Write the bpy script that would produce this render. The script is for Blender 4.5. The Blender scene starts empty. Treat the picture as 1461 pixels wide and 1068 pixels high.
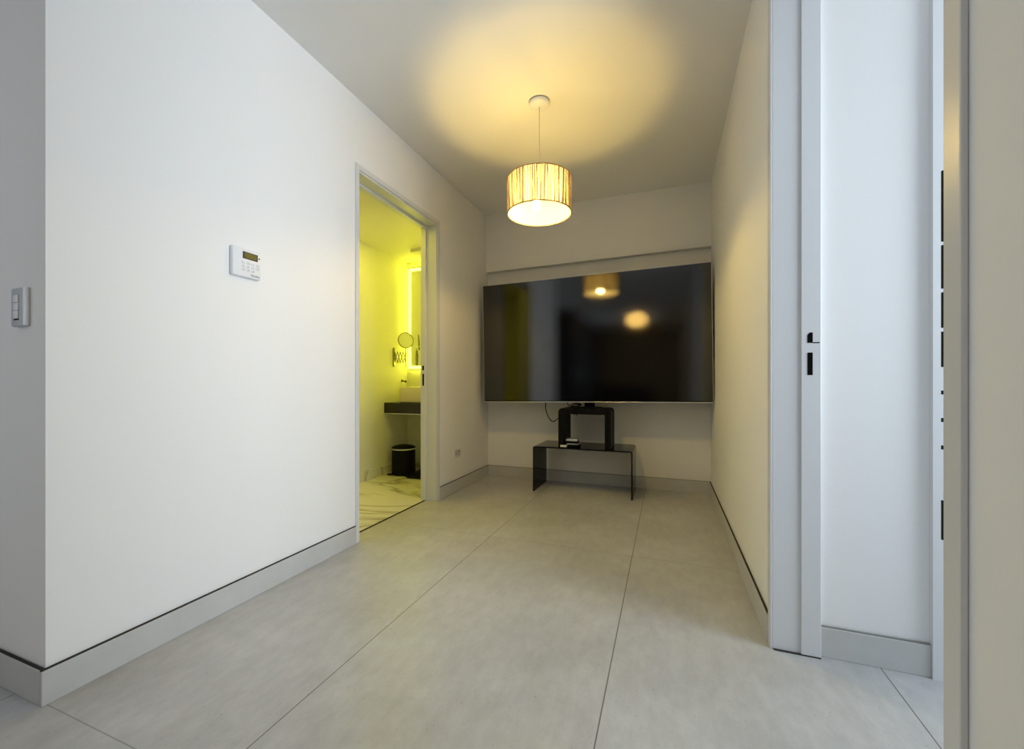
import bpy, bmesh, math, random
from mathutils import Vector, Matrix
random.seed(4)
S = bpy.context.scene
C = S.collection
PI = math.pi

# ---------------------------------------------------------------- camera, world, lights, exposure
F_PX, W, H = 589.4, 1461, 1068
cam_d = bpy.data.cameras.new('camera'); cam = bpy.data.objects.new('camera', cam_d); C.objects.link(cam)
cam_d.sensor_fit = 'HORIZONTAL'; cam_d.sensor_width = 36
cam_d.lens = 36 * F_PX / W
cam_d.shift_y = (545.7 - H / 2) / W
cam_d.clip_start = 0.02
cam.location = (0, 0, 0.9)
cam.rotation_euler = (PI / 2, 0, 0.3578)
S.camera = cam
S.view_settings.view_transform = 'Standard'
S.view_settings.look = 'None'
S.view_settings.gamma = 1
S.view_settings.use_curve_mapping = False
S.view_settings.exposure = 0.42

wd = bpy.data.worlds.new('sky'); S.world = wd; wd.use_nodes = True
wd.node_tree.nodes['Background'].inputs[0].default_value = (0.75, 0.87, 1.0, 1)
wd.node_tree.nodes['Background'].inputs[1].default_value = 0.75

def area(name, loc, direction, sx, sy, power, col, spread=PI):
    l = bpy.data.lights.new(name, 'AREA'); l.shape = 'RECTANGLE'; l.size = sx; l.size_y = sy
    l.energy = power; l.color = col; l.spread = spread
    o = bpy.data.objects.new(name, l); C.objects.link(o); o.location = loc
    o.rotation_euler = Vector(direction).to_track_quat('-Z', 'Y').to_euler()
    return o
XR_ = 0.337
DAY = (0.78, 0.89, 1.0)
# daylight entering by the real window openings (side room, living room)
area('side_window_daylight', (2.44, 0.84, 1.40), (-1, 0, 0), 1.5, 1.5, 24, DAY, math.radians(100))
area('living_window_daylight', (-2.56, -0.75, 1.35), (1, 0, 0), 1.6, 2.0, 2, DAY)
area('garden_window_daylight', (XR_ - 0.02, -3.6, 1.45), (-1, 0, 0), 1.6, 1.6, 24, (0.66, 0.84, 1.0), math.radians(80))
area('bathroom_ceiling_light', (-2.2, 2.5, 2.17), (0, 0, -1), 0.5, 0.9, 5.5, (1, 0.82, 0.0))

# ---------------------------------------------------------------- materials
def mat(name, col, rough=0.5, metal=0.0, spec=0.5, bump=0.0, bscale=60, var=0.0, vscale=3.0, ior=None, **kw):
    m = bpy.data.materials.new(name); m.use_nodes = True
    nt = m.node_tree; b = nt.nodes['Principled BSDF']
    c = (*col, 1)
    b.inputs['Base Color'].default_value = c
    b.inputs['Roughness'].default_value = rough
    b.inputs['Metallic'].default_value = metal
    b.inputs['Specular IOR Level'].default_value = spec
    if ior: b.inputs['IOR'].default_value = ior
    for k, v in kw.items(): b.inputs[k.replace('_', ' ')].default_value = v
    tc = nt.nodes.new('ShaderNodeTexCoord')
    n = nt.nodes.new('ShaderNodeTexNoise'); n.inputs['Scale'].default_value = vscale; n.inputs['Detail'].default_value = 6
    nt.links.new(tc.outputs['Object'], n.inputs['Vector'])
    mr = nt.nodes.new('ShaderNodeMapRange'); mr.inputs[3].default_value = 1 - var; mr.inputs[4].default_value = 1 + var
    nt.links.new(n.outputs['Fac'], mr.inputs[0])
    mx = nt.nodes.new('ShaderNodeVectorMath'); mx.operation = 'SCALE'; mx.inputs[0].default_value = col
    nt.links.new(mr.outputs[0], mx.inputs['Scale'])
    nt.links.new(mx.outputs[0], b.inputs['Base Color'])
    if bump:
        n2 = nt.nodes.new('ShaderNodeTexNoise'); n2.inputs['Scale'].default_value = bscale; n2.inputs['Detail'].default_value = 4
        nt.links.new(tc.outputs['Object'], n2.inputs['Vector'])
        bp = nt.nodes.new('ShaderNodeBump'); bp.inputs['Strength'].default_value = bump; bp.inputs['Distance'].default_value = 0.01
        nt.links.new(n2.outputs['Fac'], bp.inputs['Height']); nt.links.new(bp.outputs[0], b.inputs['Normal'])
    return m

def emit(name, col, strength):
    m = bpy.data.materials.new(name); m.use_nodes = True
    nt = m.node_tree; nt.nodes.clear()
    e = nt.nodes.new('ShaderNodeEmission'); e.inputs[0].default_value = (*col, 1); e.inputs[1].default_value = strength
    o = nt.nodes.new('ShaderNodeOutputMaterial'); nt.links.new(e.outputs[0], o.inputs[0])
    return m

M = {}
M['paint'] = mat('wall paint', (0.88, 0.876, 0.868), 0.75, spec=0.25, bump=0.05, bscale=35, var=0.012, vscale=2)
M['bounce_cut'] = mat('taupe living room paint', (0.30, 0.30, 0.31), 0.8, spec=0.2, var=0.02, vscale=2)  # dark colour added to cut light bounced onto the return wall
M['ceil'] = mat('ceiling paint', (0.88, 0.876, 0.866), 0.85, spec=0.2, bump=0.04, bscale=30, var=0.01, vscale=2)
M['bathpaint'] = mat('bathroom paint', (0.80, 0.79, 0.72), 0.5, spec=0.3, var=0.02, vscale=2)
M['frame'] = mat('lacquered metal door frame', (0.72, 0.73, 0.74), 0.32, spec=0.5)
M['skirt'] = mat('stoneware skirting', (0.56, 0.56, 0.55), 0.45, bump=0.04, bscale=40, var=0.10, vscale=9)
M['gap'] = mat('dark trim and gap shade', (0.05, 0.045, 0.04), 0.9, spec=0.1)  # real dark trim, also paints the shadow gap above the skirting
M['hole'] = mat('black hole shade', (0.006, 0.006, 0.006), 0.9, spec=0.05)  # paints the darkness inside the strike holes
M['joint'] = mat('grey gap shade', (0.28, 0.27, 0.25), 0.9, spec=0.1)  # paints the fainter shadow gaps above the skirting
M['white'] = mat('white plastic', (0.82, 0.83, 0.86), 0.35)
M['whiteg'] = mat('pale grey plastic', (0.50, 0.52, 0.56), 0.4)
M['black'] = mat('matt black', (0.004, 0.004, 0.005), 0.5, spec=0.12, bump=0.03, bscale=200)
M['blackglass'] = mat('black glass', (0.002, 0.002, 0.0025), 0.12, spec=0.5, ior=1.27)
M['screen'] = mat('television screen', (0.002, 0.002, 0.003), 0.06, spec=0.5, ior=1.8, bump=0.012, bscale=900)
M['silver'] = mat('brushed silver', (0.62, 0.62, 0.64), 0.3, metal=0.8)
M['chrome'] = mat('chrome', (0.75, 0.75, 0.75), 0.12, metal=1.0)
M['chromedark'] = mat('dark chrome', (0.35, 0.33, 0.28), 0.2, metal=1.0)
M['ceramic'] = mat('ceramic with painted shade', (0.62, 0.58, 0.50), 0.2)  # shaded front of the white basin put into this tan colour
M['mirror'] = mat('mirror glass', (0.85, 0.88, 0.82), 0.02, metal=1.0)
M['granite'] = mat('black granite', (0.010, 0.009, 0.009), 0.16, var=0.5, vscale=60)
M['dark'] = mat('dark cabinet laminate', (0.012, 0.012, 0.014), 0.5, spec=0.3)
M['cloth'] = mat('charcoal upholstery', (0.02, 0.02, 0.025), 0.9, spec=0.2, bump=0.2, bscale=150)
M['lcd'] = mat('olive lcd', (0.13, 0.12, 0.025), 0.25, var=0.25, vscale=220)
M['ink'] = mat('dark print', (0.03, 0.03, 0.05), 0.6)
M['cordm'] = mat('clear cord', (0.75, 0.66, 0.45), 0.4)
M['bulb'] = emit('lit bulb', (1.0, 0.69, 0.18), 440)
M['led'] = emit('lit mirror border', (1.0, 0.96, 0.05), 7.5)

def floor_material():
    m = bpy.data.materials.new('large format stoneware tiles'); m.use_nodes = True
    nt = m.node_tree; N = nt.nodes.new; L = nt.links.new
    b = nt.nodes['Principled BSDF']
    tc = N('ShaderNodeTexCoord'); sp = N('ShaderNodeSeparateXYZ'); L(tc.outputs['Object'], sp.inputs[0])
    def math_(op, a, bb=None):
        n = N('ShaderNodeMath'); n.operation = op
        for i, v in enumerate((a, bb)):
            if v is None: continue
            if isinstance(v, (int, float)): n.inputs[i].default_value = v
            else: L(v, n.inputs[i])
        return n.outputs[0]
    def joint(coord, off, period, w):
        a = math_('ADD', coord, off); a = math_('DIVIDE', a, period); a = math_('FRACT', a)
        a = math_('SUBTRACT', a, 0.5); a = math_('ABSOLUTE', a); return math_('GREATER_THAN', a, 0.5 - w / period / 2)
    jx = joint(sp.outputs[0], 0.967 + 8, 0.8, 0.0035)
    jy = joint(sp.outputs[1], -0.627 + 16, 1.6, 0.0035)
    j = math_('MAXIMUM', jx, math_('MULTIPLY', jy, 0.55))
    def noise(scale, detail, rough, stretch=None):
        n = N('ShaderNodeTexNoise'); n.inputs['Scale'].default_value = scale; n.inputs['Detail'].default_value = detail; n.inputs['Roughness'].default_value = rough
        if stretch:
            mp = N('ShaderNodeMapping'); mp.inputs['Scale'].default_value = stretch; L(tc.outputs['Object'], mp.inputs[0]); L(mp.outputs[0], n.inputs['Vector'])
        else: L(tc.outputs['Object'], n.inputs['Vector'])
        return n.outputs['Fac']
    big = noise(1.6, 8, 0.62); fine = noise(22, 6, 0.7, (1, 0.45, 1)); spk = noise(95, 3, 0.6)
    r = N('ShaderNodeValToRGB'); L(big, r.inputs[0])
    r.color_ramp.elements[0].position = 0.30; r.color_ramp.elements[0].color = (0.43, 0.428, 0.42, 1)
    r.color_ramp.elements[1].position = 0.68; r.color_ramp.elements[1].color = (0.585, 0.59, 0.595, 1)
    mf = N('ShaderNodeMapRange'); L(fine, mf.inputs[0]); mf.inputs[1].default_value = 0.3; mf.inputs[2].default_value = 0.7; mf.inputs[3].default_value = 0.88; mf.inputs[4].default_value = 1.07
    ms = N('ShaderNodeMapRange'); L(spk, ms.inputs[0]); ms.inputs[1].default_value = 0.27; ms.inputs[2].default_value = 0.36; ms.inputs[3].default_value = 0.70; ms.inputs[4].default_value = 1.0
    v = math_('MULTIPLY', mf.outputs[0], ms.outputs[0])
    sc = N('ShaderNodeVectorMath'); sc.operation = 'SCALE'; L(r.outputs[0], sc.inputs[0]); L(v, sc.inputs['Scale'])
    mix = N('ShaderNodeMix'); mix.data_type = 'RGBA'; L(j, mix.inputs[0]); L(sc.outputs[0], mix.inputs[6]); mix.inputs[7].default_value = (0.17, 0.155, 0.135, 1)
    L(mix.outputs[2], b.inputs['Base Color'])
    rr = N('ShaderNodeMapRange'); L(big, rr.inputs[0]); rr.inputs[3].default_value = 0.26; rr.inputs[4].default_value = 0.42
    L(rr.outputs[0], b.inputs['Roughness'])
    b.inputs['Specular IOR Level'].default_value = 0.45
    bp = N('ShaderNodeBump'); bp.inputs['Strength'].default_value = 0.08; bp.inputs['Distance'].default_value = 0.004
    h = math_('SUBTRACT', fine, j); L(h, bp.inputs['Height']); L(bp.outputs[0], b.inputs['Normal'])
    return m

def marble_material():
    m = bpy.data.materials.new('veined marble'); m.use_nodes = True
    nt = m.node_tree; N = nt.nodes.new; L = nt.links.new; b = nt.nodes['Principled BSDF']
    tc = N('ShaderNodeTexCoord'); mp = N('ShaderNodeMapping'); mp.inputs['Rotation'].default_value = (0, 0, 0.5); mp.inputs['Scale'].default_value = (0.7, 2.0, 1)
    L(tc.outputs['Object'], mp.inputs[0])
    n = N('ShaderNodeTexNoise'); n.inputs['Scale'].default_value = 1.3; n.inputs['Detail'].default_value = 5; n.inputs['Distortion'].default_value = 0.9
    L(mp.outputs[0], n.inputs['Vector'])
    r = N('ShaderNodeValToRGB'); L(n.outputs['Fac'], r.inputs[0]); e = r.color_ramp.elements
    W_ = (0.78, 0.77, 0.72, 1)
    e[0].position = 0.455; e[0].color = W_; e[1].position = 0.53; e[1].color = W_
    x = e.new(0.49); x.color = (0.40, 0.37, 0.30, 1); x = e.new(0.48); x.color = (0.68, 0.66, 0.6, 1)
    L(r.outputs[0], b.inputs['Base Color']); b.inputs['Roughness'].default_value = 0.2
    return m

def shade_material():
    m = bpy.data.materials.new('string shade lining'); m.use_nodes = True
    nt = m.node_tree; nt.nodes.clear(); N = nt.nodes.new; L = nt.links.new
    d = N('ShaderNodeBsdfDiffuse'); d.inputs[0].default_value = (0.88, 0.86, 0.80, 1)
    t = N('ShaderNodeBsdfTranslucent'); t.inputs[0].default_value = (0.80, 0.70, 0.52, 1)
    mx = N('ShaderNodeMixShader'); mx.inputs[0].default_value = 0.55; L(d.outputs[0], mx.inputs[1]); L(t.outputs[0], mx.inputs[2])
    o = N('ShaderNodeOutputMaterial'); L(mx.outputs[0], o.inputs[0]); return m

def string_material():
    m = bpy.data.materials.new('wound paper string'); m.use_nodes = True
    nt = m.node_tree; nt.nodes.clear(); N = nt.nodes.new; L = nt.links.new
    tc = N('ShaderNodeTexCoord'); mp = N('ShaderNodeMapping'); mp.inputs['Scale'].default_value = (120, 120, 6); L(tc.outputs['Object'], mp.inputs[0])
    n = N('ShaderNodeTexNoise'); n.inputs['Scale'].default_value = 1.0; L(mp.outputs[0], n.inputs['Vector'])
    r = N('ShaderNodeValToRGB'); L(n.outputs['Fac'], r.inputs[0])
    r.color_ramp.elements[0].position = 0.3; r.color_ramp.elements[0].color = (0.34, 0.23, 0.10, 1)
    r.color_ramp.elements[1].position = 0.65; r.color_ramp.elements[1].color = (0.90, 0.78, 0.55, 1)
    d = N('ShaderNodeBsdfDiffuse'); t = N('ShaderNodeBsdfTranslucent'); L(r.outputs[0], d.inputs[0]); L(r.outputs[0], t.inputs[0])
    mx = N('ShaderNodeMixShader'); mx.inputs[0].default_value = 0.30; L(d.outputs[0], mx.inputs[1]); L(t.outputs[0], mx.inputs[2])
    o = N('ShaderNodeOutputMaterial'); L(mx.outputs[0], o.inputs[0]); return m

M['tiles'] = floor_material(); M['marble'] = marble_material()
M['shade'] = shade_material(); M['string'] = string_material()

# ---------------------------------------------------------------- mesh helpers
def box(bm, x0, x1, y0, y1, z0, z1, bev=0.0, seg=2):
    r = bmesh.ops.create_cube(bm, size=1)
    vs = r['verts']
    bmesh.ops.scale(bm, verts=vs, vec=(abs(x1 - x0), abs(y1 - y0), abs(z1 - z0)))
    bmesh.ops.translate(bm, verts=vs, vec=((x0 + x1) / 2, (y0 + y1) / 2, (z0 + z1) / 2))
    if bev:
        es = list({e for v in vs for e in v.link_edges})
        bmesh.ops.bevel(bm, geom=es, offset=bev, segments=seg, affect='EDGES', profile=0.5)
    return vs

def poly_prism(bm, pts, axis, a, b):
    """2-D outline extruded along an axis between a and b (pts are the two other coordinates in x,y,z order)"""
    def v3(p, t):
        return {'x': (t, p[0], p[1]), 'y': (p[0], t, p[1]), 'z': (p[0], p[1], t)}[axis]
    A = [bm.verts.new(v3(p, a)) for p in pts]; B = [bm.verts.new(v3(p, b)) for p in pts]
    n = len(pts)
    bm.faces.new(A); bm.faces.new(B[::-1])
    for i in range(n): bm.faces.new((A[i], B[i], B[(i + 1) % n], A[(i + 1) % n]))

def lathe(bm, prof, c=(0, 0, 0), seg=48, closed=False):
    rings = []
    for r, z in prof:
        if r < 1e-6: rings.append([bm.verts.new((c[0], c[1], c[2] + z))])
        else: rings.append([bm.verts.new((c[0] + r * math.cos(2 * PI * i / seg), c[1] + r * math.sin(2 * PI * i / seg), c[2] + z)) for i in range(seg)])
    pairs = list(zip(rings, rings[1:])) + ([(rings[-1], rings[0])] if closed else [])
    for a, b in pairs:
        for i in range(seg):
            j = (i + 1) % seg
            if len(a) == 1 and len(b) == 1: continue
            if len(a) == 1: bm.faces.new((a[0], b[j], b[i]))
            elif len(b) == 1: bm.faces.new((a[i], a[j], b[0]))
            else: bm.faces.new((a[i], a[j], b[j], b[i]))

def tube(bm, pts, r, seg=8):
    pts = [Vector(p) for p in pts]; prev = None
    t0 = (pts[1] - pts[0]).normalized()
    up = Vector((0, 0, 1)) if abs(t0.z) < 0.9 else Vector((1, 0, 0))
    u = t0.cross(up).normalized()
    for i, p in enumerate(pts):
        t = (pts[min(i + 1, len(pts) - 1)] - pts[max(i - 1, 0)]).normalized()
        u = (u - t * u.dot(t)).normalized(); v = t.cross(u)
        ring = [bm.verts.new(p + r * (math.cos(2 * PI * k / seg) * u + math.sin(2 * PI * k / seg) * v)) for k in range(seg)]
        if prev:
            for k in range(seg): bm.faces.new((prev[k], prev[(k + 1) % seg], ring[(k + 1) % seg], ring[k]))
        else: bm.faces.new(ring[::-1])
        prev = ring
    bm.faces.new(prev)

def smooth_path(pts, n=8):
    P = [Vector(p) for p in pts]; out = []
    for i in range(len(P) - 1):
        p0, p1, p2, p3 = P[max(i - 1, 0)], P[i], P[i + 1], P[min(i + 2, len(P) - 1)]
        for k in range(n):
            t = k / n
            out.append(0.5 * ((2 * p1) + (-p0 + p2) * t + (2 * p0 - 5 * p1 + 4 * p2 - p3) * t * t + (-p0 + 3 * p1 - 3 * p2 + p3) * t ** 3))
    out.append(P[-1]); return out

def obj(name, bm, m, parent=None, smooth=False):
    bmesh.ops.recalc_face_normals(bm, faces=bm.faces)
    me = bpy.data.meshes.new(name); bm.to_mesh(me); bm.free()
    me.materials.append(M[m] if isinstance(m, str) else m)
    if smooth:
        for p in me.polygons: p.use_smooth = True
        me.set_sharp_from_angle(angle=math.radians(40))
    o = bpy.data.objects.new(name, me); C.objects.link(o)
    if parent:
        o.parent = parent
        if parent.type == 'EMPTY' and not any(abs(v) > 0 for v in parent.rotation_euler):
            me.transform(Matrix.Translation(-Vector(world_loc(parent))))
        elif parent.parent is not None or parent.type == 'MESH':
            me.transform(Matrix.Translation(-Vector(world_loc(parent))))
    return o
def world_loc(o):
    p = Vector(o.location)
    while o.parent: o = o.parent; p = p + o.location
    return p
def thing(name, loc, label, cat, group=None):
    o = bpy.data.objects.new(name, None); C.objects.link(o); o.location = loc; o.empty_display_size = 0.05
    return tag(o, label, cat, group)
def tag(o, label, cat, group=None):
    o['label'] = label; o['category'] = cat
    if group: o['group'] = group
    return o
def struct(name, bm, m, label=None):
    o = obj(name, bm, m); o['kind'] = 'structure'
    o['label'] = label or name.replace('_', ' '); o['category'] = name.split('_')[0]
    return o
def bx(*a, **k):
    bm = bmesh.new(); box(bm, *a, **k); return bm
def text_mesh(body, size, m, parent, mtx, name='lettering', shear=0.0):
    cu = bpy.data.curves.new('t', 'FONT'); cu.body = body; cu.size = size; cu.extrude = size * 0.02; cu.shear = shear
    cu.align_x = 'CENTER'; cu.align_y = 'CENTER'
    tmp = bpy.data.objects.new('t', cu); C.objects.link(tmp)
    me = bpy.data.meshes.new_from_object(tmp.evaluated_get(bpy.context.evaluated_depsgraph_get()))
    bpy.data.objects.remove(tmp); me.transform(mtx); me.materials.clear(); me.materials.append(M[m])
    o = bpy.data.objects.new(name, me); C.objects.link(o); o.parent = parent
    return o

# ---------------------------------------------------------------- the setting
XL, XR = -1.634, 0.337          # corridor side walls
YN, YB, YW = 0.628, 3.645, 3.70 # near corner, beam face, lower back wall
ZC = 2.5056
T = 0.13
D0, D1, DZ = 1.875, 2.745, 2.105    # bathroom doorway
E0, E1, EZ = 0.684, 1.632, 2.40      # side doorway
LX, LY = -2.60, -6.0            # living room extents
RX = 2.50                       # side room

bm = bmesh.new(); box(bm, XL - 0.095, RX + .15, LY - .15, 3.85, -0.12, 0); box(bm, LX - .15, XL - 0.095, LY - .15, YN + T, -0.12, 0)
struct('floor', bm, 'tiles', 'large grey stoneware floor tiles with thin joints')
struct('floor', bx(-2.75, XL - 0.095, YN + T, 3.9, -0.12, -0.001), 'marble', 'veined marble floor of the bathroom')
bm = bmesh.new(); box(bm, LX - .15, RX + .15, LY - .15, 3.85, ZC, ZC + .1)
struct('ceiling', bm, 'ceil', 'white plaster ceiling')
struct('ceiling', bx(-2.60, XL - T, YN + T, 3.75, 2.18, 2.26), 'bathpaint', 'bathroom ceiling lit yellow')

bm = bmesh.new()                 # corridor left wall around the bathroom doorway
box(bm, XL - T, XL, YN, D0, 0, ZC); box(bm, XL - T, XL, D1, 3.80, 0, ZC); box(bm, XL - T, XL, D0, D1, DZ, ZC)
struct('wall_left', bm, 'paint', 'white wall with the bathroom doorway')
struct('wall_front', bx(LX, XL - T, YN, YN + T, 0, ZC), 'paint', 'grey shaded return wall at the left edge')
bm = bmesh.new()
box(bm, XL, XR, YW, YW + .12, 0, ZC - .002)
struct('wall_back', bm, 'paint', 'white wall behind the television')
bm = bmesh.new()                 # shallow beam over the recess, its lower edge slightly out of level
poly_prism(bm, [(XL, 1.962), (XR, 1.992), (XR, ZC), (XL, ZC)], 'y', YB, YW)
struct('trim_1', bm, 'paint', 'shallow plaster beam across the top of the back wall')
bm = bmesh.new()
box(bm, XR, XR + T, 1.645, 3.82, 0, ZC); box(bm, XR, XR + T, LY, -4.4, 0, ZC); box(bm, XR, XR + T, -2.8, E0 - .012, 0, ZC); box(bm, XR, XR + T, -4.4, -2.8, 0, .65); box(bm, XR, XR + T, -4.4, -2.8, 2.25, ZC); box(bm, XR, XR + T, E0 - .012, 1.645, EZ, ZC)
struct('wall_right', bm, 'paint', 'white right wall with the side doorway')
# side room
struct('wall_side_room', bx(XR + T, RX + .12, 1.640, 1.76, 0, ZC), 'paint', 'bright white wall seen through the side doorway')
bm = bmesh.new()
wy0, wy1, wz0, wz1 = -0.30, 1.54, 0.60, 2.20
box(bm, RX, RX + .12, LY, wy0, 0, ZC); box(bm, RX, RX + .12, wy1, 1.640, 0, ZC); box(bm, RX, RX + .12, wy0, wy1, 0, wz0); box(bm, RX, RX + .12, wy0, wy1, wz1, ZC)
struct('wall_side_window', bm, 'paint', 'side room wall with its window')
def window(name, axis, c, a0, a1, z0, z1, mull):
    bm = bmesh.new(); f = 0.045
    def b(u0, u1, v0, v1, d=.025):
        if axis == 'x': box(bm, c - d, c + d, u0, u1, v0, v1)
        else: box(bm, u0, u1, c - d, c + d, v0, v1)
    b(a0, a0 + f, z0, z1); b(a1 - f, a1, z0, z1); b(a0 + f, a1 - f, z0, z0 + f); b(a0 + f, a1 - f, z1 - f, z1)
    for k in range(1, mull + 1):
        m_ = a0 + (a1 - a0) * k / (mull + 1); b(m_ - f / 2, m_ + f / 2, z0 + f, z1 - f)
    return struct(name, bm, 'frame')
window('window_1', 'x', RX + .07, wy0, wy1, wz0, wz1, 1)
struct('wall_side_near', bx(XR + T, RX + .12, -2.0, -1.88, 0, ZC), 'paint')
# living room
bm = bmesh.new()
box(bm, LX - .12, LX, -1.65, 0.15, 2.38, ZC); box(bm, LX - .12, LX, 0.15, YN + T, 0, ZC); box(bm, LX - .12, LX, LY, -1.65, 0, ZC); box(bm, LX - .12, LX, -1.65, 0.15, 0, .3)
struct('wall_living_left', bm, 'bounce_cut')
window('window_2', 'x', LX - .07, -1.65, 0.15, 0.3, 2.38, 1)
bm = bmesh.new()
box(bm, LX, XR + T, LY - .12, LY, 0, ZC)
struct('wall_living_end', bm, 'bounce_cut')
window('window_3', 'x', XR + .07, -4.4, -2.8, .65, 2.25, 1)
# bathroom shell
struct('wall_bathroom_left', bx(-2.72, -2.60, YN + T, 3.87, 0, 2.3), 'bathpaint', 'bathroom side wall glowing yellow')
struct('wall_bathroom_back', bx(-2.60, XL - T, 3.75, 3.87, 0, 2.3), 'bathpaint', 'bathroom end wall behind the lit mirror')
bm = bmesh.new(); box(bm, -2.30, XL - T, 3.37, 3.75, 2.150, 2.18)
struct('trim_2', bm, 'bathpaint', 'low bulkhead under the bathroom ceiling')
bm = bmesh.new(); box(bm, -2.60, -2.588, YN + T + .02, 3.75, 0, .085); box(bm, -2.588, XL - T, 3.738, 3.75, 0, .085)
struct('baseboard_bathroom', bm, 'marble', 'marble skirting of the bathroom')

# skirting: stoneware strips with a dark trim and gap shade on top, painted for the shade in the gap
BH, BT = 0.097, 0.012
def skirting(name, runs, label, jm='gap'):
    bm = bmesh.new(); g = bmesh.new()
    for x0, x1, y0, y1 in runs:
        box(bm, x0, x1, y0, y1, 0, BH, bev=0.0012, seg=1)
        e = 0.003
        box(g, x0 + e if x1 - x0 < .03 else x0, x1 - e if x1 - x0 < .03 else x1, y0 + e if y1 - y0 < .03 else y0, y1 - e if y1 - y0 < .03 else y1, BH, BH + .0035)
    o = struct(name, bm, 'skirt', label); obj('joint', g, jm, o)  # thin strip coloured as the shadow gap over each run
    return o
skirting('baseboard_left', [(XL, XL + BT, YN - BT, D0 - .018), (XL, XL + BT, D1 + .03, YW - BT)], 'grey stoneware skirting along the left wall')
skirting('baseboard_front', [(LX, XL, YN - BT, YN)], 'grey stoneware skirting of the return wall')
skirting('baseboard_back', [(XL, XR, YW - BT - .003, YW)], 'grey stoneware skirting under the television', 'joint')
skirting('baseboard_right', [(XR - BT, XR, 1.65, YW - BT - .003), (XR - BT, XR, LY, E0 - .05)], 'grey stoneware skirting along the right wall')
skirting('baseboard_side_room', [(XR + T + .008, .757, 1.640 - BT, 1.640)], 'grey stoneware skirting seen through the side doorway', 'joint')

# bathroom door frame (no leaf visible)
bm = bmesh.new()
c = 0.008
box(bm, XL, XL + c, D0 - .015, D0 + .012, 0, DZ + .03, bev=.002); box(bm, XL, XL + c, D1 - .004, D1 + .028, 0, DZ + .03, bev=.002)
box(bm, XL, XL + c, D0 + .012, D1 - .004, DZ, DZ + .03, bev=.002)
box(bm, XL - T, XL, D0, D0 + .012, 0, DZ); box(bm, XL - T, XL, D1 - .012, D1, 0, DZ); box(bm, XL - T, XL, D0 + .012, D1 - .012, DZ - .012, DZ)
box(bm, XL - T, XL - .085, D0 + .012, D0 + .026, 0, DZ - .012, bev=.002); box(bm, XL - T, XL - .085, D1 - .026, D1 - .012, 0, DZ - .012, bev=.002)
box(bm, XL - T, XL - .085, D0 + .026, D1 - .026, DZ - .026, DZ - .012, bev=.002)
d1 = struct('door_1', bm, 'frame', 'pale metal frame of the bathroom doorway')
bm = bmesh.new(); y = D1 - .0255
box(bm, XL - .114, XL - .100, y - .0016, y, .995, 1.03, bev=.001); box(bm, XL - .114, XL - .100, y - .0016, y, .877, .968, bev=.001)
obj('strike_hole_shade', bm, 'hole', d1)  # raised black plates stand for the shade inside the holes
bm = bmesh.new(); box(bm, XL - .100, XL - .094, D0 + .012, D1 - .012, 0, .004)
box(bm, XL - .094, XL - .089, D0 + .012, D1 - .012, 0, .0015)
struct('trim_3', bm, 'gap', 'dark threshold strip of the bathroom doorway')

# side doorway frame
bm = bmesh.new()
box(bm, XR - c, XR, E1 - .012, E1 + .022, 0, ZC - .06, bev=.002)          # far casing
box(bm, XR, XR + .080, E1 - .012, 1.645, 0.002, EZ)                        # far reveal
box(bm, XR + .080, XR + T + .006, E1 - .018, 1.645, 0.002, EZ, bev=.002)   # strike side of the reveal
box(bm, XR - c, XR, E0 - .034, E0, 0, ZC - .06, bev=.002)                  # near casing
box(bm, XR, XR + T, E0 - .012, E0 + .002, 0, EZ)
box(bm, XR, XR + T, E0 + .002, E1 - .02, EZ - .012, EZ)
d2 = struct('door_2', bm, 'frame', 'pale metal frame of the doorway on the right')
y = E1 - .018
bm = bmesh.new()
poly_prism(bm, [(.4345, 1.031), (.4490, 1.031), (.4490, 1.0645), (.441, 1.065), (.4345, 1.056)], 'y', y - .0012, y)
box(bm, .4490, .468, y - .0012, y, 1.0295, 1.0325)
box(bm, .4345, .4490, y - .0012, y, .925, .999, bev=.0005, seg=1)
obj('strike_hole_shade', bm, 'hole', d2)  # flat black shapes painted as the dark of the latch holes
bm = bmesh.new()
for za, zb in ((1.08, 1.17), (1.02, 1.075), (.97, 1.015), (.92, .965), (.885, .89), (.85, .855), (.815, .82), (.70, .75)):
    box(bm, XR - c - .0004, XR - .001, E0, E0 + .0025, za, zb)
obj('door_seal', bm, 'gap', d2)
bm = bmesh.new(); box(bm, XR + .002, XR + T + .005, E1 - .0205, E1 - .0125, 0, .0025)
obj('sealant', bm, 'gap', d2)
# far casing inside the side room
struct('trim_4', bx(.757, .860, 1.620, 1.640, 0, ZC), 'frame', 'narrow pale upright casing at the end of the side room wall')

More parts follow.
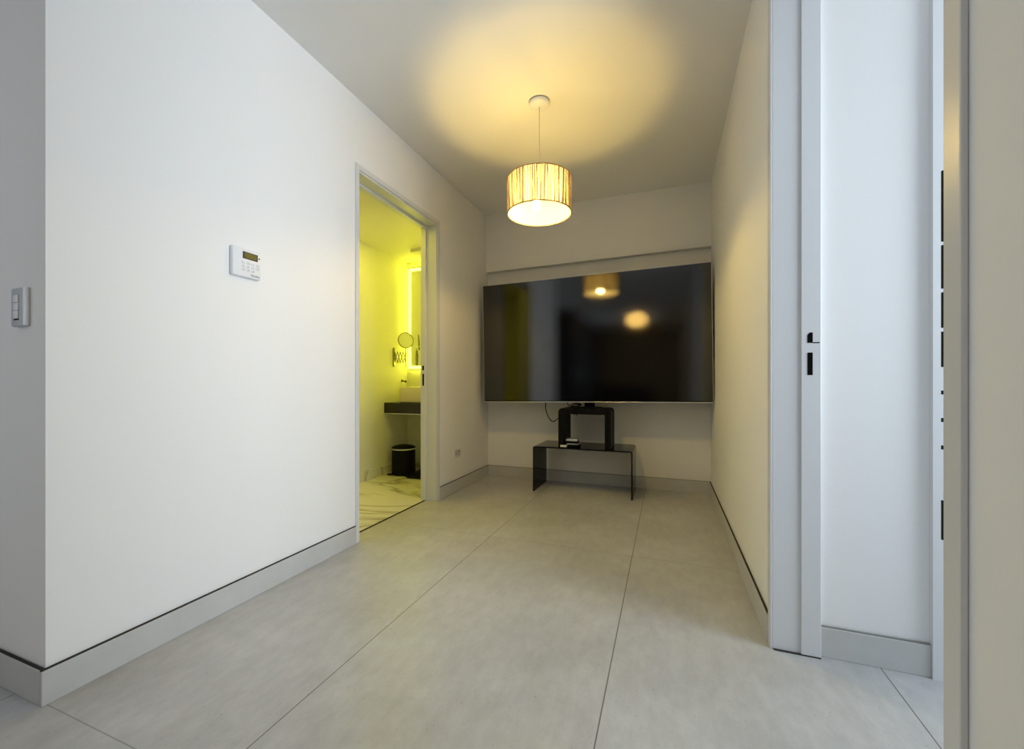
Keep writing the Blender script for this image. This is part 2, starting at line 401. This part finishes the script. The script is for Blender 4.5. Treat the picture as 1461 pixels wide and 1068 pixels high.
# ---------------------------------------------------------------- pendant lamp
def pendant(loc, label, power, rim=True, detail=True):
    t = thing('pendant_lamp', loc, label, 'lamp', 'string shade pendant lamps')
    x, y, z = loc
    bm = bmesh.new(); lathe(bm, [(0, -.007), (.060, -.007), (.060, -.011), (.056, -.019), (.045, -.026), (0.012, -.030), (0, -.030)], loc, 40)
    obj('canopy', bm, 'white', t, True)
    bm = bmesh.new(); lathe(bm, [(0, 0), (.050, 0), (.050, -.0069), (0, -.0069)], loc, 32); obj('canopy_gap_shade', bm, 'gap', t, True)  # dark disc added as the shaded gap above the canopy
    zt, zb, r = 2.060, 1.866, .180
    bm = bmesh.new(); tube(bm, [(x, y, z - .028), (x, y, 2.03)], .0022, 8); obj('cord', bm, 'cordm', t, True)
    bm = bmesh.new(); lathe(bm, [(0, 2.035), (.008, 2.033), (.010, 2.02), (.010, 1.938), (0, 1.936)], (x - .006, y - .007, 0), 24)
    obj('socket', bm, 'white', t, True)
    bm = bmesh.new(); lathe(bm, [(r, zb), (r, zt)], (x, y, 0), 72)
    sh = obj('lamp_shade', bm, 'shade', t, True)
    bm = bmesh.new(); n = 250
    for i in range(n):
        if random.random() < .22: continue
        a = 2 * PI * (i + random.uniform(-.3, .3)) / n; w = random.uniform(.0009, .0019); rr = r + random.uniform(.002, .0045)
        a2 = a + random.uniform(-.03, .03)
        ps = []
        for aa, zz in ((a, zb), (a2, zt)):
            cx, cy = x + rr * math.cos(aa), y + rr * math.sin(aa); tx, ty = -math.sin(aa) * w, math.cos(aa) * w; ox, oy = math.cos(aa) * w * .8, math.sin(aa) * w * .8
            ps.append([bm.verts.new((cx + sx * tx + so * ox, cy + sx * ty + so * oy, zz)) for sx, so in ((-1, -1), (1, -1), (1, 1), (-1, 1))])
        A, B = ps
        for k in range(4): bm.faces.new((A[k], A[(k + 1) % 4], B[(k + 1) % 4], B[k]))
        bm.faces.new(A[::-1]); bm.faces.new(B)
    for a, da in ((-2.1, .35), (-1.0, .25), (-1.35, -.22), (.6, .3), (2.2, .3), (-.3, .3)):   # a few stray slanting strings
        pts = [(x + (r + .006) * math.cos(a + da * k / 8), y + (r + .006) * math.sin(a + da * k / 8), zb + .06 + (zt - zb - .07) * k / 8) for k in range(9)]
        tube(bm, pts, .0012, 5)
    obj('winding', bm, 'string', sh)
    for zz in (zt, zb):
        bm = bmesh.new(); lathe(bm, [(r - .001, zz - .002), (r + .006, zz - .002), (r + .006, zz + .002), (r - .001, zz + .002)], (x, y, 0), 72, closed=True)
        obj('rim_ring', bm, M['rim'], sh, True)
    bm = bmesh.new()
    for k in range(3):
        a = 2 * PI * k / 3 + .4; tube(bm, [(x + .019 * math.cos(a), y + .019 * math.sin(a), 2.03), (x + r * math.cos(a), y + r * math.sin(a), 2.056)], .0016, 6)
    obj('spider', bm, 'white', sh)
    bx_, by_ = x - .012, y - .014                     # the bulb hangs a little off the cord's axis
    bm = bmesh.new(); lathe(bm, [(0, -.027), (.013, -.024), (.023, -.014), (.026, 0), (.022, .014), (.013, .024), (0, .028)], (bx_, by_, 1.912), 24)
    b = obj('bulb', bm, 'bulb', t, True)
    return t, b
M['rim'] = mat('shade rim tape', (0.45, 0.33, 0.16), 0.7)

lamp, bulb = pendant((-.682, 2.27, ZC), 'lit drum pendant lamp with wound string shade hanging in front of the television', 60)

# ---------------------------------------------------------------- television on its stand
TVc = Vector((-.608, 3.40, 1.262)); TW, TH = 1.872, 1.048
roll = -0.0135
tv = thing('television', (TVc.x, TVc.y, .738), 'very large black flat television showing reflections of the lit pendant lamp', 'television')
tv.rotation_euler = (0, roll, math.radians(-0.5))
def tvpart(name, bm, m, parent=None):
    o = obj(name, bm, m); o.parent = parent or tv; return o
hz = TH / 2 + .002
bm = bmesh.new(); box(bm, -TW/2, TW/2, .004, .030, 0, TH, bev=.003); box(bm, -TW*.36, TW*.36, .030, .058, .12, TH*.62, bev=.012)
tvpart('housing', bm, 'black')
bm = bmesh.new(); box(bm, -TW/2 + .006, TW/2 - .006, 0, .0045, .012, TH - .006, bev=.001, seg=1)
tvpart('screen', bm, 'screen')
bm = bmesh.new(); box(bm, -TW/2, TW/2, -.002, .012, -.001, .006, bev=.0015); box(bm, -TW/2, -TW/2 + .0035, -.001, .012, .009, TH); box(bm, TW/2 - .0035, TW/2, -.001, .012, .009, TH); box(bm, -TW/2, TW/2, -.001, .012, TH - .0035, TH)
tvpart('bezel', bm, 'silver')

# black arch riser
def arch_profile(x0, x1, z0, z1, t, R, n=6, r_in=0.004):
    """inverted U outline with rounded outer corners, counter-clockwise"""
    p = [(x0, z0), (x0, z1 - R)]
    for k in range(1, n + 1): a = PI - PI / 2 * k / n; p.append((x0 + R + R * math.cos(a), z1 - R + R * math.sin(a)))
    p.append((x1 - R, z1))
    for k in range(1, n + 1): a = PI / 2 - PI / 2 * k / n; p.append((x1 - R + R * math.cos(a), z1 - R + R * math.sin(a)))
    ri = max(R - t, r_in)
    p += [(x1, z0), (x1 - t, z0), (x1 - t, z1 - t - ri)]
    for k in range(1, n + 1): a = PI / 2 * k / n; p.append((x1 - t - ri + ri * math.cos(a), z1 - t - ri + ri * math.sin(a)))
    p.append((x0 + t + ri, z1 - t))
    for k in range(1, n + 1): a = PI / 2 + PI / 2 * k / n; p.append((x0 + t + ri + ri * math.cos(a), z1 - t - ri + ri * math.sin(a)))
    p.append((x0 + t, z0))
    return p
ZT = .374
bm = bmesh.new(); poly_prism(bm, arch_profile(-1.040, -.242, 0, ZT, .011, .016), 'y', 3.277, 3.655)
tb = obj('glass_bench', bm, 'blackglass', None, True)
tag(tb, 'low bent black glass bench standing on the floor under the television', 'table')
bm = bmesh.new(); poly_prism(bm, arch_profile(-.832, -.412, ZT, .690, .045, .030), 'y', 3.312, 3.575)
ar = obj('riser', bm, 'black', None, True)
tag(ar, 'matt black inverted U riser standing on the glass bench', 'stand')
# pedestal between television and riser
pd = thing('television_pedestal', (-.602, 3.45, .690), 'short black pedestal carrying the television on top of the riser', 'stand')
obj('base_plate', bx(-.70, -.50, 3.42, 3.50, .690, .698, bev=.002), 'black', pd)
obj('column', bx(-.645, -.562, 3.462, 3.486, .698, 1.15, bev=.003), 'black', pd)

# cables and adapter
def cable(name, pts, r, label, m='black'):
    bm = bmesh.new(); tube(bm, smooth_path(pts, 8), r, 6); o = obj(name, bm, m, None, True); return tag(o, label, 'cable')
cable('power_cable', [(-.985, 3.47, .80), (-.985, 3.47, .72), (-.982, 3.47, .66), (-.955, 3.47, .595), (-.915, 3.46, .565), (-.875, 3.45, .590), (-.8345, 3.44, .625)], .0038,
      'thin black cable looping from the television down to the left side of the riser')
cable('signal_cable', [(-.78, 3.445, .79), (-.785, 3.44, .735), (-.77, 3.40, .715), (-.74, 3.39, .706), (-.70, 3.385, .7115)], .0038,
      'short black cable curling onto the top of the riser')
ad = thing('cable_splitter', (-.70, 3.36, .690), 'small black box with plugs lying at the front of the riser top', 'adapter')
obj('housing', bx(-.735, -.665, 3.335, 3.385, .6905, .712, bev=.004), 'black', ad, True)
bm = bmesh.new()
for k in range(4):
    tube(bm, smooth_path([(-.725 + .018 * k, 3.362, .710), (-.728 + .02 * k, 3.364, .722 + .006 * (k % 2)), (-.70 + .012 * k, 3.372, .728), (-.668 + .004 * k, 3.384, .712)], 5), .0035, 6)
obj('plug', bm, 'black', ad, True)
bm = bmesh.new(); tube(bm, smooth_path([(-.705, 3.334, .702), (-.703, 3.303, .700), (-.702, 3.300, .665), (-.700, 3.301, .640)], 5), .004, 6)
tube(bm, smooth_path([(-.69, 3.334, .702), (-.692, 3.302, .698), (-.688, 3.300, .660), (-.675, 3.301, .638)], 5), .004, 6)
obj('dangling_plug', bm, 'black', ad, True)

# boxes and remote on the bench
bm = bmesh.new(); 
t = thing('set_top_box', (-.735, 3.345, ZT), 'flat dark box with silver edge, lower of two boxes on the bench', 'electronics')
obj('housing', bx(-.762, -.668, 3.318, 3.42, ZT, ZT + .022, bev=.003), 'black', t, True)
obj('silver_band', bx(-.764, -.666, 3.316, 3.42, ZT + .0225, ZT + .028, bev=.002), 'silver', t, True)
t = thing('media_player', (-.735, 3.37, ZT + .0285), 'small dark box with silver top, upper of two boxes on the bench', 'electronics')
obj('housing', bx(-.778, -.684, 3.350, 3.43, ZT + .0285, ZT + .045, bev=.002), 'black', t, True)
obj('lid', bx(-.780, -.682, 3.348, 3.432, ZT + .0452, ZT + .064, bev=.004), 'silver', t, True)
t = thing('remote_control', (-.79, 3.31, ZT), 'small white remote control lying on the bench beside the two boxes', 'remote control')
obj('housing', bx(-.785 - .028, -.785 + .026, 3.288, 3.345, ZT, ZT + .018, bev=.007, seg=3), 'white', t, True)
obj('button_row', bx(-.802, -.775, 3.305, 3.325, ZT + .0178, ZT + .0195, bev=.0005, seg=1), 'ink', t)
bpy.context.view_layer.update()

# ---------------------------------------------------------------- wall fittings
def wall_l(bm_f): pass
t = thing('alarm_keypad', (XL, 1.21, 1.39), 'white alarm keypad with olive display on the left wall', 'keypad')
bm = bmesh.new(); box(bm, XL, XL + .020, 1.148, 1.272, 1.332, 1.450, bev=.006, seg=3); obj('housing', bm, 'white', t, True)
obj('display_frame', bx(XL + .020, XL + .0212, 1.190, 1.256, 1.407, 1.436, bev=.0005, seg=1), 'ink', t)
obj('display', bx(XL + .0212, XL + .0218, 1.196, 1.250, 1.411, 1.432), 'lcd', t)
obj('indicator', bx(XL + .020, XL + .0214, 1.2595, 1.2645, 1.419, 1.4245), 'ink', t)
for row in range(3):
    for k in range(4):
        yy = 1.186 + .0205 * k; zz = 1.391 - .0145 * row
        if row == 2 and k == 3: continue
        kb = obj('key', bx(XL + .0195, XL + .0225, yy, yy + .015, zz - .005, zz + .005, bev=.0012), 'white', t, True)
R_left = Matrix.Rotation(PI / 2, 4, 'Z') @ Matrix.Rotation(PI / 2, 4, 'X')    # text facing +x
for row in range(3):
    for k in range(4):
        if row == 2 and k == 3: continue
        ch = '123' + '\u00b7' + '456' + '\u00b7' + '789' + '0'
        text_mesh('1234567890#'[row * 4 + k] if row * 4 + k < 11 else '*', .008, 'ink', t,
                  Matrix.Translation(Vector((.0228, 1.186 + .0205 * k + .0075 - 1.21, 1.391 - .0145 * row - 1.39))) @ R_left, 'key_digit')
text_mesh('Paradox', .0115, 'ink', t, Matrix.Translation(Vector((.0204, 1.244 - 1.21, 1.3445 - 1.39))) @ R_left, 'lettering', .3)

t = thing('light_switch', (-1.755, YN, 1.118), 'pale narrow light switch with rocker strip on the shaded return wall', 'switch')
obj('plate', bx(-1.790, -1.724, YN - .012, YN, 1.062, 1.174, bev=.005, seg=3), 'whiteg', t, True)
obj('plate_side', bx(-1.7235, -1.716, YN - .013, YN, 1.064, 1.175, bev=.002), 'white', t, True)
for k in range(3):
    z0 = 1.085 + .023 * k
    obj('rocker', bx(-1.772, -1.744, YN - .015, YN - .011, z0, z0 + .0222, bev=.0018), 'white', t, True)
obj('rocker_gap', bx(-1.772, -1.744, YN - .0125, YN - .0115, 1.0805, 1.0845), 'gap', t)

t = thing('wall_socket', (XL, 3.055, .32), 'white double wall socket low on the left wall near the television', 'socket')
obj('plate', bx(XL, XL + .009, 2.995, 3.115, .286, .356, bev=.003), 'white', t, True)
obj('insert', bx(XL + .0088, XL + .0115, 3.012, 3.098, .298, .344, bev=.001), 'whiteg', t, True)
bm = bmesh.new()
for yy in (3.075, 3.089): box(bm, XL + .0115, XL + .0123, yy, yy + .004, .322, .334)
obj('slot', bm, 'gap', t)

# ---------------------------------------------------------------- bathroom things
bm = bmesh.new(); box(bm, -2.60, XL - T, 3.363, 3.75, .597, .705, bev=.003)
t = thing('vanity_counter', (-2.2, 3.55, .597), 'black granite counter fixed between the bathroom walls under the mirror', 'counter')
obj('slab', bm, 'granite', t)
obj('edge_glint', bx(-2.598, XL - T, 3.3595, 3.3635, .597, .603), 'silver', t)  # silver strip painted as a reflection along the counter's lower edge
# vessel basin
bm = bmesh.new()
box(bm, -2.452, -1.98, 3.40, 3.72, .705, .860, bev=.012, seg=3)
t = thing('vessel_basin', (-2.2, 3.55, .705), 'white rectangular basin standing on the black counter', 'basin')
bs = obj('bowl', bm, 'ceramic', t, True)
obj('basin_well', bx(-2.43, -2.00, 3.42, 3.69, .8602, .8612), 'whiteg', t)
bm = bmesh.new(); tube(bm, smooth_path([(-2.1, 3.70, .86), (-2.1, 3.70, .98), (-2.1, 3.66, 1.01), (-2.1, 3.58, .99)], 6), .011, 10); obj('tap', bm, 'chrome', t, True)
# lit mirror
t = thing('backlit_mirror', (-2.2, 3.75, 1.03), 'tall wall mirror with glowing border above the basin', 'mirror')
mx0, mx1, mz0, mz1 = -2.575, -1.80, 1.03, 2.12
obj('back_box', bx(mx0 + .02, mx1 - .02, 3.722, 3.75, mz0 + .02, mz1 - .02), 'silver', t)
obj('mirror_glass', bx(mx0, mx1, 3.716, 3.722, mz0, mz1, bev=.001, seg=1), 'mirror', t)
bm = bmesh.new(); w = .030; e = .016
for a in ((mx0 + e, mx0 + e + w, mz0 + e, mz1 - e), (mx1 - e - w, mx1 - e, mz0 + e, mz1 - e), (mx0 + e + w, mx1 - e - w, mz0 + e, mz0 + e + w), (mx0 + e + w, mx1 - e - w, mz1 - e - w, mz1 - e)):
    box(bm, a[0], a[1], 3.7145, 3.716, a[2], a[3])
obj('light_border', bm, 'led', t)
bm = bmesh.new()
for a in ((mx0 + .008, mx0 + .02, mz0 + .03, mz1 - .03), (mx0 + .03, mx1 - .03, mz0 + .008, mz0 + .02), (mx0 + .03, mx1 - .03, mz1 - .02, mz1 - .008)):
    box(bm, a[0], a[1], 3.728, 3.744, a[2], a[3])
obj('halo_strip', bm, 'led', t)
# magnifying mirror on an accordion arm
t = thing('magnifying_mirror', (-2.60, 3.54, 1.13), 'round chrome magnifying mirror on an accordion arm beside the lit mirror', 'mirror')
xb = -2.60
obj('wall_bracket', bx(xb, xb + .016, 3.50, 3.525, 1.065, 1.255, bev=.003), 'chromedark', t, True)
bm = bmesh.new()
a0, dirv = Vector((xb + .016, 3.512, 0)), Vector((.06, .11, 0)).normalized()
n = 4; st = .030
for k in range(n):
    for s in (0, 1):
        z0, z1 = (1.10, 1.215) if s else (1.215, 1.10)
        p = a0 + dirv * st * k; q = a0 + dirv * st * (k + 1); off = Vector((.004 * (1 - 2 * s), -.004 * (1 - 2 * s), 0))
        tube(bm, [p + off + Vector((0, 0, z0)), q + off + Vector((0, 0, z1))], .0035, 6)
obj('accordion_arm', bm, 'chromedark', t, True)
end = a0 + dirv * st * n
bm = bmesh.new(); tube(bm, [(end.x, end.y, 1.06), (end.x, end.y, 1.27)], .005, 8); obj('pivot_rod', bm, 'chromedark', t, True)
mc = Vector((end.x + .015, end.y - .02, 1.335)); nrm = Vector((.81, -.58, .03)).normalized()
rot = nrm.to_track_quat('Z', 'Y').to_matrix().to_4x4()
bm = bmesh.new(); lathe(bm, [(0, .003), (.074, .003), (.0741, .001), (0, .0009)], (0, 0, 0), 40); bm.transform(Matrix.Translation(mc) @ rot); obj('mirror_disc', bm, 'mirror', t, True)
bm = bmesh.new(); lathe(bm, [(.074, -.006), (.083, -.006), (.083, .006), (.074, .006)], (0, 0, 0), 40, closed=True); lathe(bm, [(0, -.006), (.076, -.006), (.076, -.003), (0, -.003)], (0, 0, 0), 40)
bm.transform(Matrix.Translation(mc) @ rot); obj('mirror_ring', bm, 'chromedark', t, True)
# hook
t = thing('robe_hook', (xb, 3.65, .92), 'small chrome hook on the bathroom wall below the accordion arm', 'hook')
bm = bmesh.new(); lathe(bm, [(0, 0), (.016, 0), (.016, .006), (0, .006)], (0, 0, 0), 20); bm.transform(Matrix.Translation((xb, 3.65, .92)) @ Matrix.Rotation(PI / 2, 4, 'Y')); obj('rosette', bm, 'chrome', t, True)
bm = bmesh.new(); tube(bm, smooth_path([(xb + .004, 3.65, .92), (xb + .035, 3.65, .915), (xb + .05, 3.65, .905), (xb + .055, 3.65, .925)], 6), .006, 8); obj('prong', bm, 'black', t, True)
# pedal bin
px, py = -2.44, 3.46
t = thing('pedal_bin', (px, py, 0), 'black cylindrical pedal bin on the marble floor under the counter', 'bin')
bm = bmesh.new(); lathe(bm, [(0, .012), (.112, .012), (.114, .03), (.112, .245), (0, .245)], (px, py, 0), 48); obj('bucket', bm, 'black', t, True)
bm = bmesh.new(); lathe(bm, [(0, 0), (.106, 0), (.117, .004), (.117, .014), (0, .014)], (px, py, 0), 48); obj('foot_ring', bm, 'black', t, True)
bm = bmesh.new(); lathe(bm, [(.110, .245), (.118, .245), (.118, .258), (.110, .258)], (px, py, 0), 48, closed=True); obj('steel_ring', bm, 'silver', t, True)
bm = bmesh.new(); lathe(bm, [(0, .288), (.05, .285), (.095, .275), (.117, .262), (.117, .2585), (0, .2585)], (px, py, 0), 48); obj('lid', bm, 'black', t, True)
obj('pedal', bx(px - .10, px - .05, py - .135, py - .095, .008, .016, bev=.003), 'black', t, True)
# black scale
t = thing('bathroom_scale', (-2.17, 3.42, 0), 'flat black bathroom scale on the floor beside the pedal bin', 'scale')
obj('platform', bx(-2.315, -2.02, 3.29, 3.56, .014, .034, bev=.006), 'black', t, True)
for sx in (-2.30, -2.06):
    for sy in (3.31, 3.52): obj('foot', bx(sx, sx + .02, sy, sy + .02, 0, .0145), 'black', t)
# water valves under the counter
t = thing('water_valve', (-2.33, 3.738, .18), 'chrome angle valve and white hose on the wall behind the pedal bin', 'valve')
bm = bmesh.new()
tube(bm, [(-2.33, 3.738, .17), (-2.33, 3.66, .17)], .012, 10); tube(bm, [(-2.33, 3.665, .15), (-2.33, 3.665, .22)], .010, 10); obj('valve_body', bm, 'chrome', t, True)
bm = bmesh.new(); lathe(bm, [(0, 0), (.026, 0), (.026, .022), (0, .022)], (0, 0, 0), 16); bm.transform(Matrix.Translation((-2.33, 3.64, .17)) @ Matrix.Rotation(-PI / 2, 4, 'X')); obj('valve_knob', bm, 'black', t, True)
bm = bmesh.new(); tube(bm, smooth_path([(-2.33, 3.665, .22), (-2.345, 3.665, .30), (-2.30, 3.67, .42), (-2.29, 3.67, .597)], 8), .008, 8); obj('hose', bm, 'white', t, True)

# ---------------------------------------------------------------- room behind the camera, mirrored in the screen
t = thing('wardrobe', (-2.3, -3.7, 0), 'tall dark wardrobe mirrored in the television screen', 'wardrobe')
obj('carcass', bx(-2.60, -2.02, -5.5, -2.1, 0, 2.48, bev=.003), 'dark', t)
for k in range(4):
    y0 = -5.49 + .8475 * k
    d = obj('door', bx(-2.02, -2.0, y0, y0 + .84, 0.08, 2.46, bev=.003), 'dark', t)
    obj('handle', bx(-2.0, -1.985, y0 + .78, y0 + .795, .95, 1.25, bev=.003), 'silver', d)
t = thing('sofa', (-1.2, -4.2, 0), 'low charcoal sofa mirrored in the television screen', 'sofa')
obj('seat', bx(-1.87, -.55, -4.7, -3.9, .10, .42, bev=.05, seg=3), 'cloth', t, True)
obj('backrest', bx(-1.87, -.55, -4.9, -4.66, .10, .82, bev=.06, seg=3), 'cloth', t, True)
obj('armrest', bx(-1.93, -1.85, -4.9, -3.88, .05, .60, bev=.04, seg=3), 'cloth', t, True)
obj('armrest', bx(-.57, -.42, -4.9, -3.88, .05, .60, bev=.04, seg=3), 'cloth', t, True)
for sx in (-1.92, -.50):
    for sy in (-4.85, -3.95): obj('leg', bx(sx, sx + .04, sy, sy + .04, 0, .11), 'dark', t)

t = thing('ceiling_light', (-.82, -3.9, ZC), 'round lit ceiling light mirrored as a glow in the television screen', 'lamp')
bm = bmesh.new(); lathe(bm, [(0, 0), (.19, 0), (.19, -.02), (.17, -.02), (0, -.02)], (-.82, -3.9, ZC), 32); obj('backplate', bm, 'white', t, True)
bm = bmesh.new(); lathe(bm, [(.13, -.021), (.125, -.045), (.09, -.075), (.05, -.088), (0, -.092), (0, -.021)], (-.82, -3.9, ZC), 32); obj('diffuser', bm, emit('lit warm diffuser', (1.0, .60, .14), 70), t, True)
